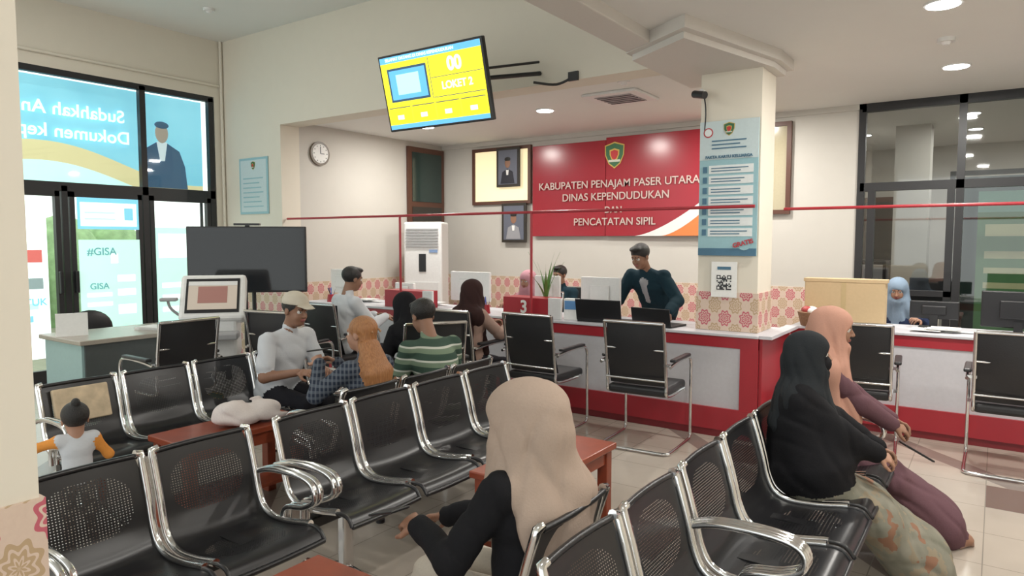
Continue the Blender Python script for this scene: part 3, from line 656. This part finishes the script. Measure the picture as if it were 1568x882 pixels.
def ik(S_, T_, l1, l2, pole):
    d = T_-S_; D = np.linalg.norm(d); n_ = d/max(D, 1e-6); L = min(max(D, abs(l1-l2)+.02), l1+l2-.004)
    a = (l1*l1-l2*l2+L*L)/(2*L); hh = math.sqrt(max(l1*l1-a*a, 0)); p = nrm(pole-n_*(pole@n_)); return S_+n_*a+p*hh, S_+n_*L
U = V3(0, 0, 1)
HC = {}
def head_mesh(style, skinm, hairm, maskm=None):
    key = (style, skinm.name, hairm.name, bool(maskm))
    if key in HC: return HC[key]
    p = [Ee((0, -.012, .035), (.076, .095, .085)), Ee((0, .02, -.03), (.060, .072, .085)), Ee((0, .048, -.078), (.036, .036, .028)),
         Cc((0, -.02, -.05), (0, -.035, -.17), .050, .052),
         Ee((.03, .06, -.03), (.025, .025, .03)), Ee((-.03, .06, -.03), (.025, .025, .03)),
         Cc((-.03, .078, .032), (.03, .078, .032), .012, .012, k=.015),
         Cc((0, .088, .018), (0, .108, -.018), .006, .011, k=.010), Ee((.010, .100, -.022), (.008, .009, .007), k=.006), Ee((-.010, .100, -.022), (.008, .009, .007), k=.006),
         Ee((.078, -.008, -.002), (.009, .019, .030), k=.008), Ee((-.078, -.008, -.002), (.009, .019, .030), k=.008),
         Ee((.031, .098, .012), (.017, .014, .009), sub=True, k=.008), Ee((-.031, .098, .012), (.017, .014, .009), sub=True, k=.008),
         Ee((.030, .074, .012), (.013, .013, .011), lab=1, k=.003), Ee((-.030, .074, .012), (.013, .013, .011), lab=1, k=.003),
         Ee((.030, .084, .012), (.0055, .0055, .006), lab=2, k=.002), Ee((-.030, .084, .012), (.0055, .0055, .006), lab=2, k=.002),
         Ee((0, .092, -.046), (.022, .011, .0055), lab=3, k=.004), Ee((0, .091, -.055), (.018, .010, .006), lab=3, k=.004),
         Cc((.016, .089, .034), (.045, .078, .033), .004, .003, lab=4, k=.003), Cc((-.016, .089, .034), (-.045, .078, .033), .004, .003, lab=4, k=.003)]
    nc = nrm(V3(0, -.85, 1))
    if style == 'short':
        p += [Ee((0, -.022, .047), (.089, .102, .089), lab=4, k=.006, clip=[(nc, -.005)]), Ee((0, .045, .108), (.06, .05, .026), lab=4, k=.02)]
    if style == 'long':
        p += [Ee((0, -.025, .045), (.088, .104, .090), lab=4, k=.006, clip=[(nc, -.01)]), Ee((0, -.06, -.06), (.078, .055, .10), lab=4, k=.03)]
    if style == 'toddler':
        p += [Ee((0, -.022, .047), (.089, .102, .089), lab=4, k=.006, clip=[(nc, -.04)]), Ee((0, -.07, .135), (.03, .03, .035), lab=4, k=.01)]
    if style == 'cap':
        p += [Ee((0, -.022, .040), (.085, .098, .080), lab=4, k=.006, clip=[(nc, -.005)]),
              Ee((0, -.012, .065), (.092, .108, .085), lab=5, k=.003, clip=[(V3(0, -.1, 1), .058)]), Tt((0, .08, .062), (0, .155, .055), (.072, .007), (.045, .006), (1, 0, 0), lab=5, k=.006)]
    if maskm: p += [Ee((0, .045, -.045), (.067, .072, .058), lab=6, k=.004)]
    capm = M('cap_cream', (.55, .50, .41), .8)
    o = sdfmesh('head', p, [skinm, eyew, iris, lipm, hairm, capm, maskm or black], h=.0048, k=.02)
    me = o.data; bpy.data.objects.remove(o); HC[key] = me; return me
def hand(name, wr, d, nrmv, mat, side, parent, curl=35, s=1.0):
    d = nrm(d); n_ = nrm(nrmv-d*(nrmv@d)); x = np.cross(d, n_)*side
    p = [Tt(wr-d*.02, wr+d*.03*s, (.024*s, .018*s), (.034*s, .015*s), x), Tt(wr+d*.03*s, wr+d*.078*s, (.034*s, .014*s), (.036*s, .012*s), x)]
    for i, L in enumerate((.072, .080, .074, .058)):
        q = wr+d*(.08-.003*abs(i-1.3))*s+x*(.029-.0195*i)*s; c_ = 8
        for j, fr_ in enumerate((.45, .32, .23)):
            c_ += curl*(.6 if j == 0 else 1); a = R(c_); dd = d*math.cos(a)+n_*math.sin(a); e = q+dd*L*fr_*s
            p.append(Cc(q, e, (.0088-.001*j)*s, (.008-.001*j)*s, k=.003)); q = e
    q = wr+d*.025*s+x*.028*s; e = q+(d*.6+x*.65+n_*.35)*.045*s; p.append(Cc(q, e, .012*s, .010*s, k=.012)); p.append(Cc(e, e+(d*.9+x*.2+n_*.35)*.033*s, .0095*s, .008*s, k=.003))
    return sdfmesh(name, p, [mat], h=.0042, k=.008, parent=parent)
def person(name, hip, yaw, lean=0, s=1.0, fem=True, top=None, bottom=None, skinm=skin, sleeve='long', shoe=black, hands=(None, None), feet=(None, None),
           hy=0, hp=0, style='short', hair=hairb, hijab=None, mask=None, skirt=False, vox=.013, handv=(1, 1), standing=False, curl=35, hj_drop=.20, hj_back=None, amp=.007, tod=False, lean_side=0, extra=None, belly=0, barefoot=False, hjh=.009, bulk=1.0, vol=1.06, slmat=None, lap=1.0, neckz=.165, capeR=.08, hjextra=None, famp=1.0, slant=13, nth=6):
    root = empty(name, (hip[0], hip[1], 0)); bpy.context.view_layer.update()
    PI = root.matrix_world.inverted()
    hip = V3(*hip); y = R(yaw); f = V3(math.cos(y), math.sin(y), 0); r_ = V3(math.sin(y), -math.cos(y), 0)
    a = R(lean); sp = nrm(f*math.sin(a)+U*math.cos(a)+r_*math.tan(R(lean_side))); sf = nrm(np.cross(sp, r_)) ; sf = sf if sf@f > 0 else -sf
    shw = (.160 if fem else .188)*s; wd = (.93 if fem else 1.0)*bulk
    T = lambda t, fx=0: hip+sp*t*s+sf*fx*s
    sp2 = nrm(sp*.55+U*.45+f*.15)
    nb = T(.49); hc = nb+sp2*neckz*s*(.9 if tod else 1)+f*.02*s
    TOP, SK, BOT, SH, SL = 0, 1, 2, 3, (6 if slmat else 0)
    p = [Tt(T(.02), T(.18, .0), (.165*s*wd, .125*s*bulk), (.145*s*wd, (.110*bulk+belly)*s), r_, TOP), Tt(T(.18), T(.34), (.145*s*wd, (.110*bulk+belly)*s), (.162*s*wd, .118*s), r_, TOP), Tt(T(.34), T(.43), (.162*s*wd, .118*s), (.14*s, .078*s), r_, TOP),
         Cc(T(.44), nb+sp2*.03, .06*s, .056*s, TOP), Cc(nb, nb+sp2*.09*s, .052*s*.95, .050*s*.95, SK, k=.012)]
    if fem: p += [Ee(T(.32, .085)+r_*.07*s, (.06*s,)*3, lab=TOP), Ee(T(.32, .085)-r_*.07*s, (.06*s,)*3, lab=TOP)]
    wrists = []
    ab = .5+.5*bulk
    for i, sg_ in enumerate((-1, 1)):
        Sh = T(.435)+r_*sg_*shw
        tgt = hands[i]
        tgt = V3(*tgt) if tgt is not None else hip+f*.32*s+r_*sg_*.10*s+U*.12*s
        el, wr = ik(Sh, tgt, .27*s, .245*s, -f*.35+r_*sg_*.7-U)
        p.append(Cc(T(.42), Sh, .065*s, .058*s, TOP))
        if sleeve == 'long': p += [Cc(Sh, el, .058*s*ab, .050*s*ab*bulk, SL, k=.03), Cc(el, wr, .050*s*ab*bulk, .036*s*ab*bulk, SL, k=.02)]
        else:
            md = Sh+(el-Sh)*.72; p += [Cc(Sh, md, .064*s, .066*s, TOP, k=.02), Cc(md, el, .043*s, .039*s, SK, k=.006), Cc(el, wr, .040*s, .027*s, SK, k=.02)]
        wrists.append((el, wr))
    p.append(Tt(T(.0)-r_*.03, T(.0)+r_*.03, (.13*s, .11*s), (.13*s, .11*s), U, BOT))
    for i, sg_ in enumerate((-1, 1)):
        J = hip+r_*sg_*.085*s; ft = feet[i]
        if ft is not None: ft = V3(*ft)
        elif standing: ft = V3(hip[0], hip[1], 0)+r_*sg_*.10*s+U*.09*s
        else: ft = V3(hip[0], hip[1], 0)+f*.46*s+r_*sg_*.11*s+U*.09*s
        kn, an = ik(J, ft, .42*s, .40*s, f*1.0+U*.6 if not standing else f)
        p += [Cc(J, kn, .085*s, .064*s, BOT), Cc(kn, an, .062*s, .046*s, BOT, k=.02)]
        hl = an-U*(an[2]-.035*s)*1.0-f*.03*s; p += [Cc(an, hl, .036*s, .036*s, SK if barefoot else SH, k=.01), Tt(hl, hl+f*.17*s+r_*sg_*.02, (.038*s, .034*s), (.042*s, .022*s), r_, SK if barefoot else SH, k=.01)]
        if barefoot: p.append(Tt(hl-U*.025-f*.01, hl+f*.19*s-U*.025, (.040*s, .01), (.045*s, .01), r_, SH, k=.003))
        if i == 0: kl, al = kn, an
        else: kr, ar = kn, an
    if skirt:
        mk, ma = (kl+kr)/2, (al+ar)/2
        p += [Tt(hip, mk+f*.02, (.20*s*lap, .11*s*lap), (.21*s*lap, .095*s*lap), r_, BOT, k=.05), Tt(mk-U*.01, V3(ma[0], ma[1], .10)-f*.03, (.21*s*lap, .10*s*lap), (.25*s*lap, .15*s*lap), r_, BOT, k=.05)]
    if extra: p += extra(T, f, r_, hip, nb, hc)
    sdfmesh('body', p, [top, skinm, bottom or top, shoe, hair, hijab or top, slmat or top], h=vox, k=.035*s, amp=amp*s, seed=hip[0]*7, cloth=(0, 2, 6), parent=root).matrix_parent_inverse = PI
    hyw = R(yaw+hy); hf = V3(math.cos(hyw)*math.cos(R(hp)), math.sin(hyw)*math.cos(R(hp)), math.sin(R(hp))); hr = nrm(np.cross(hf, U)); hu = np.cross(hr, hf)
    hs = s*(1.55 if tod else 1.0)*.98
    ho = bpy.data.objects.new('head', head_mesh(style, skinm, hair, mask)); sc.collection.objects.link(ho)
    mm = Matrix(((hr[0], hf[0], hu[0], hc[0]), (hr[1], hf[1], hu[1], hc[1]), (hr[2], hf[2], hu[2], hc[2]), (0, 0, 0, 1)))
    ho.parent = root; ho.matrix_parent_inverse = PI; ho.matrix_basis = mm @ Matrix.Scale(hs, 4)
    A = np.array([hr, hf, hu]); Hd = lambda x, yy, z: hc+(hr*x+hf*yy+hu*z)*hs
    if hijab:
        v = vol; hb = hj_back if hj_back is not None else hj_drop*.9
        q = [Ee(Hd(0, -.020*v, .030), np.array((.094*v, .117*v, .102*(.6+.4*v)))*hs, A), Ee(Hd(0, -.03*v, -.05), np.array((.092*v, .105*v, .11))*hs, A), Ee(Hd(0, .020, -.095), np.array((.078*v, .080, .045))*hs, A),
             Tt(Hd(0, -.03, -.06), T(.40, -.005), (.090*v*hs, .097*v*hs), (.165*s, .108*s), r_), Tt(T(.43)-r_*shw*.9, T(.43)+r_*shw*.9, (capeR*s, capeR*s), (capeR*s, capeR*s), U, k=.05),
             Tt(Hd(0, .02, -.12), T(.43-hj_drop, .11*bulk), (.085*s, .06*s), (.155*s*bulk, .06*s*bulk), r_, k=.06), Tt(T(.43, -.05), T(.43-hb, -.080*bulk), (.15*s, .07*s), (.13*s*bulk, .05*s*bulk), r_, k=.06)]
        if hjextra: q += hjextra(T, f, r_, Hd, s)
        q += [Ee(Hd(0, .160, -.014), np.array((.115, .104, .073))*hs, A, sub=True, k=.012)]
        zt = hc[2]+.06; zs = nb[2]-.05; sd_ = hip[1]*5
        def ff(P):
            th = np.arctan2((P[:, 1]-nb[1]), P[:, 0]-nb[0]); z = P[:, 2]
            A_ = np.clip((zt-z)/(zt-zs), 0, 1.2)*.015*s*v*famp
            ph = nth*th+slant*z+1.6*np.sin(9*z+sd_)+1.5*np.sin(2*th+sd_)
            Lc = (P-hc)@A.T
            wv = np.clip((z-hc[2]+.16)/.10, 0, 1)*np.clip((hc[2]+.10-z)/.1, .25, 1)
            return A_*(crease(ph, .38)+.5*crease((nth+3)*th-8*z+sd_, .3))+.006*wv*v*crease(55*(Lc[:, 1]*.9+Lc[:, 2]*.45)+1.5*np.sin(18*Lc[:, 0]), .4)
        sdfmesh('headscarf', q, [hijab], h=hjh, k=.045, parent=root, ffn=ff).matrix_parent_inverse = PI
    for i, sd in enumerate((-1, 1)):
        if handv[i]:
            el, wr = wrists[i]; o = hand('hand_%d' % (i+1), wr, (wr-el)*.7+f*.1-U*.02, -U*.8-r_*sd*.4, skinm, -sd, root, curl, s)
            o.matrix_parent_inverse = PI
    return dict(root=root, wr=wrists, hc=hc, Hd=Hd, T=T, f=f, r=r_, PI=PI)
def cloth(name, col, var=.1): return M(name, col, .85, bump=.12, scale=140, var=var, spec=.15)
cblk = cloth('black_cloth', (.011, .011, .013)); cbei = cloth('beige_hijab_cloth', (.38, .295, .24), .05); ccream = cloth('cream_trousers', (.50, .45, .38)); cpeach = cloth('peach_hijab_cloth', (.48, .265, .20), .05)
cmauve = cloth('mauve_cloth', (.12, .062, .075)); cwh = cloth('white_cloth', (.56, .58, .61), .03); cbrown = cloth('brown_hijab_cloth', (.040, .020, .019)); ctan = cloth('tan_cloth', (.34, .23, .19)); cpink = cloth('pink_hijab_cloth', (.50, .26, .30)); cpur = cloth('pink_uniform', (.42, .2, .25))
cteal = cloth('teal_jacket', (.014, .036, .05)); cblue = cloth('blue_hijab_cloth', (.24, .32, .42)); cnavy = cloth('navy_cloth', (.02, .03, .07)); corange = cloth('orange_cloth', (.70, .28, .06)); cdk = cloth('dark_trousers', (.02, .02, .025)); cgr = cloth('dark_grey_hijab', (.020, .023, .026))
def att(o, P, c_): o.parent = P['root']; o.matrix_parent_inverse = P['PI']; o.location = c_
def phone(P, c_, rz=0, rx=60):
    b = MB(); b.box((-.037, -.004, -.075), (.037, .004, .075), black, .003); b.box((-.033, -.0055, -.068), (.033, -.004, .068), M('phone_glass', (.03, .035, .045), .1))
    o = b.build('phone'); o.rotation_euler = (R(rx), 0, R(rz)); att(o, P, c_)
# foreground woman: scarf falls over her back and far shoulder, near shoulder is black cloth
def p1tail(T, f, r_, Hd, s):
    return [Tt(Hd(0, -.02, -.07), T(.345, -.035)+r_*.035, (.125*s, .125*s), (.175*s, .145*s), r_, k=.05), Tt(T(.36, -.10)+r_*.02, T(.12, -.165)+r_*.045, (.165*s, .075*s), (.085*s, .04*s), r_, k=.06), Cc(Hd(0, .03, -.12), T(.36, .10)-r_*.03, .085*s, .07*s, k=.05)]
P1 = person('seated_woman_beige_headscarf', (-1.17, 1.80, .435), 172, 2, .93, True, cblk, ccream, skin, hands=((-1.52, 1.64, .66), (-1.56, 1.84, .62)), feet=((-1.68, 1.70, .09), (-1.68, 1.92, .09)), hy=16, hp=-8, style='none', hijab=cbei, vox=.009, hjh=.0062, hj_drop=.16, hj_back=.16, amp=.008, curl=40, bulk=1.12, vol=1.34, neckz=.15, hjextra=p1tail, capeR=.045, famp=.6, slant=24, nth=4)
phone(P1, (-1.66, 1.64, .68), 80, 70)
def p2cape(T, f, r_, hip, nb, hc):
    return [Tt(T(.38), T(.08, .06), (.17, .12), (.25, .20), r_, 0, k=.06)]
P2 = person('seated_woman_black_headscarf', (-.74, 3.44, .50), 15, 0, .86, True, cblk, batik, skin2, shoe=ctan, hands=((-.40, 3.68, .58), (-.38, 3.56, .58)), feet=((-.20, 3.86, .09), (-.22, 3.70, .09)), hy=8, hp=-4, style='none', hijab=cgr, mask=cblk, skirt=True, vox=.010, hjh=.0075, barefoot=True, bulk=1.3, lap=1.2, hj_drop=.18, extra=p2cape, amp=.009, famp=.7)
phone(P2, (-.27, 3.66, .62), -60, 60)
def p3cape(T, f, r_, Hd, s):
    return [Tt(T(.42), T(.16, .07), (.17, .12), (.225, .17), r_, k=.06)]
P3 = person('seated_woman_peach_headscarf', (-.80, 4.00, .51), 18, 6, .94, True, cmauve, cmauve, skin, shoe=ctan, hands=((-.42, 4.26, .60), (-.40, 4.14, .60)), feet=((-.12, 4.44, .09), (-.14, 4.26, .09)), hy=-4, hp=-8, style='none', hijab=cpeach, skirt=True, vox=.011, hjh=.008, hj_drop=.30, barefoot=True, bulk=1.15, capeR=.095, amp=.009, hjextra=p3cape)
P4 = person('seated_man_white_cap', (-4.27, 3.10, .50), 5, 18, .96, False, cwh, cdk, skin, sleeve='short', hands=((-3.88, 3.20, .70), (-3.86, 2.98, .70)), hy=0, hp=-12, style='cap', vox=.012, belly=.02, bulk=1.1, amp=.009)
def ghair(T, f, r_, hip, nb, hc):
    return [Tt(hc-f*.07-U*.06, T(.40, -.10), (.075, .05), (.105, .055), r_, 4, k=.02), Tt(T(.40, -.10), T(.22, -.13), (.105, .055), (.07, .03), r_, 4, k=.02)]
P5 = person('seated_woman_ginger_hair', (-3.02, 2.86, .46), 180, 6, .88, True, plaid, cdk, skin2, hands=((-3.30, 2.70, .86), (-3.32, 2.86, .84)), hy=14, hp=-2, style='long', hair=ging, vox=.010, extra=ghair, curl=45, bulk=1.1)
b = MB(); b.tube(cr([(-.035, 0, -.01), (-.02, .012, .01), (.02, .012, .01), (.035, 0, -.01)]), .006, M('hair_clip', (.35, .18, .08), .3)); oo = b.build('hair_clip', rz=90); att(oo, P5, P5['Hd'](0, -.13, .03))
phone(P5, (-3.37, 2.76, .93), 90, 80)
P6 = person('seated_man_striped_shirt', (-3.03, 3.54, .47), 165, 24, .98, False, stripe, cdk, skin, sleeve='short', hands=((-3.45, 3.58, .66), (-3.43, 3.76, .66)), hp=-22, vox=.012, bulk=1.1)
P7 = person('seated_woman_black_dress', (-3.60, 3.98, .54), 165, 32, .92, True, cblk, cblk, skin, hp=-20, style='none', hijab=cblk, skirt=True, vox=.014, hj_drop=.34, hands=((-4.0, 3.98, .72), (-4.0, 4.16, .72)), bulk=1.2)
P8 = person('seated_man_white_shirt', (-5.30, 4.60, .56), 75, 10, 1.0, False, cwh, cdk, skin, hands=((-5.28, 5.04, .82), (-5.06, 4.98, .82)), hp=-12, vox=.013, belly=.02, bulk=1.15)
P9 = person('seated_woman_brown_headscarf', (-3.88, 4.84, .53), 82, 4, .92, True, ctan, cdk, skin2, hands=((-3.92, 5.25, .82), (-3.68, 5.2, .82)), style='none', hijab=cbrown, vox=.013, hj_drop=.36, bulk=1.1, famp=.5)
P10 = person('seated_clerk_pink_headscarf', (-4.35, 6.62, .54), 268, 6, .92, True, cpur, cdk, skin2, hands=((-4.15, 6.28, .88), (-4.50, 6.28, .88)), hp=-12, style='none', hijab=cpink, vox=.013)
P11 = person('seated_clerk_dark_hair', (-4.44, 7.46, .54), 265, 4, .95, False, cteal, cdk, skin, hp=-8, vox=.014)
shirtm = cloth('pale_shirt', (.36, .36, .38))
P12 = person('standing_man_teal_jacket', (-2.80, 6.66, .90), 262, 38, 1.0, False, cteal, cdk, skin, standing=True, hands=((-2.50, 6.12, .92), (-3.12, 6.14, .92)), hp=-24, hy=-5, vox=.013, curl=20, bulk=1.22,
             extra=lambda T, f, r_, hip, nb, hc: [Tt(T(.22, .105), T(.42, .072), (.024, .045), (.045, .045), r_, 5, k=.01)], hijab=None)
for ch in P12['root'].children:
    if ch.name.startswith('body'): ch.data.materials[5] = shirtm
P13 = person('seated_clerk_blue_headscarf', (-.74, 7.52, .53), 262, 8, .92, True, cnavy, cdk, skin2, hands=((-.55, 7.12, .88), (-.90, 7.12, .88)), hp=-18, hy=10, style='none', hijab=cblue, vox=.013)
P14 = person('toddler', (-3.72, 1.53, .41), 165, 0, .46, True, cwh, tprint, skin2, sleeve='long', standing=True, feet=((-3.76, 1.50, .045), (-3.74, 1.60, .045)), hands=((-3.92, 1.38, .64), (-3.80, 1.66, .54)), style='toddler', tod=True, vox=.008, amp=.004, slmat=corange)
bagm = cloth('white_bag_cloth', (.66, .60, .58))
sdfmesh('handbag', [Ee((-3.60, 2.40, .575), (.12, .21, .055)), Ee((-3.60, 2.30, .61), (.08, .10, .06)), Ee((-3.58, 2.51, .59), (.08, .10, .05)), Cc((-3.52, 2.3, .56), (-3.49, 2.6, .55), .02, .015), Cc((-3.66, 2.35, .64), (-3.62, 2.5, .65), .012, .012)], [bagm], h=.008, k=.03, amp=.012, cloth=(0,))
b = MB(); fl = M('floral_cushion', (.60, .48, .33), .8, bump=.2, scale=14, var=.5); b.T = Matrix.Translation((-4.335, 1.82, .65)) @ Matrix.Rotation(R(-16), 4, 'Y'); b.box((-.01, -.15, -.10), (.02, .15, .10), fl, .008); b.build('backrest_cushion')
# ---------------------------------------------------------------- world
w = bpy.data.worlds.new('World'); sc.world = w; w.use_nodes = True; nt = w.node_tree
bg = nt.nodes['Background']; sky = nt.nodes.new('ShaderNodeTexSky'); sky.sky_type = 'HOSEK_WILKIE'; sky.turbidity = 6; sky.sun_direction = (-.5, .2, .8)
mx = nt.nodes.new('ShaderNodeMix'); mx.data_type = 'RGBA'; mx.inputs[0].default_value = .82; mx.inputs[7].default_value = (.96, 1, .97, 1)
nt.links.new(sky.outputs[0], mx.inputs[6]); nt.links.new(mx.outputs[2], bg.inputs[0]); bg.inputs[1].default_value = 1.9
cam = bpy.data.cameras.new('camera'); co = bpy.data.objects.new('camera', cam); sc.collection.objects.link(co)
co.location = (0, 0, 1.6); co.rotation_euler = (R(90-3.99), 0, R(35)); cam.sensor_width = 36; cam.lens = 24.34; cam.clip_start = .05
sc.camera = co
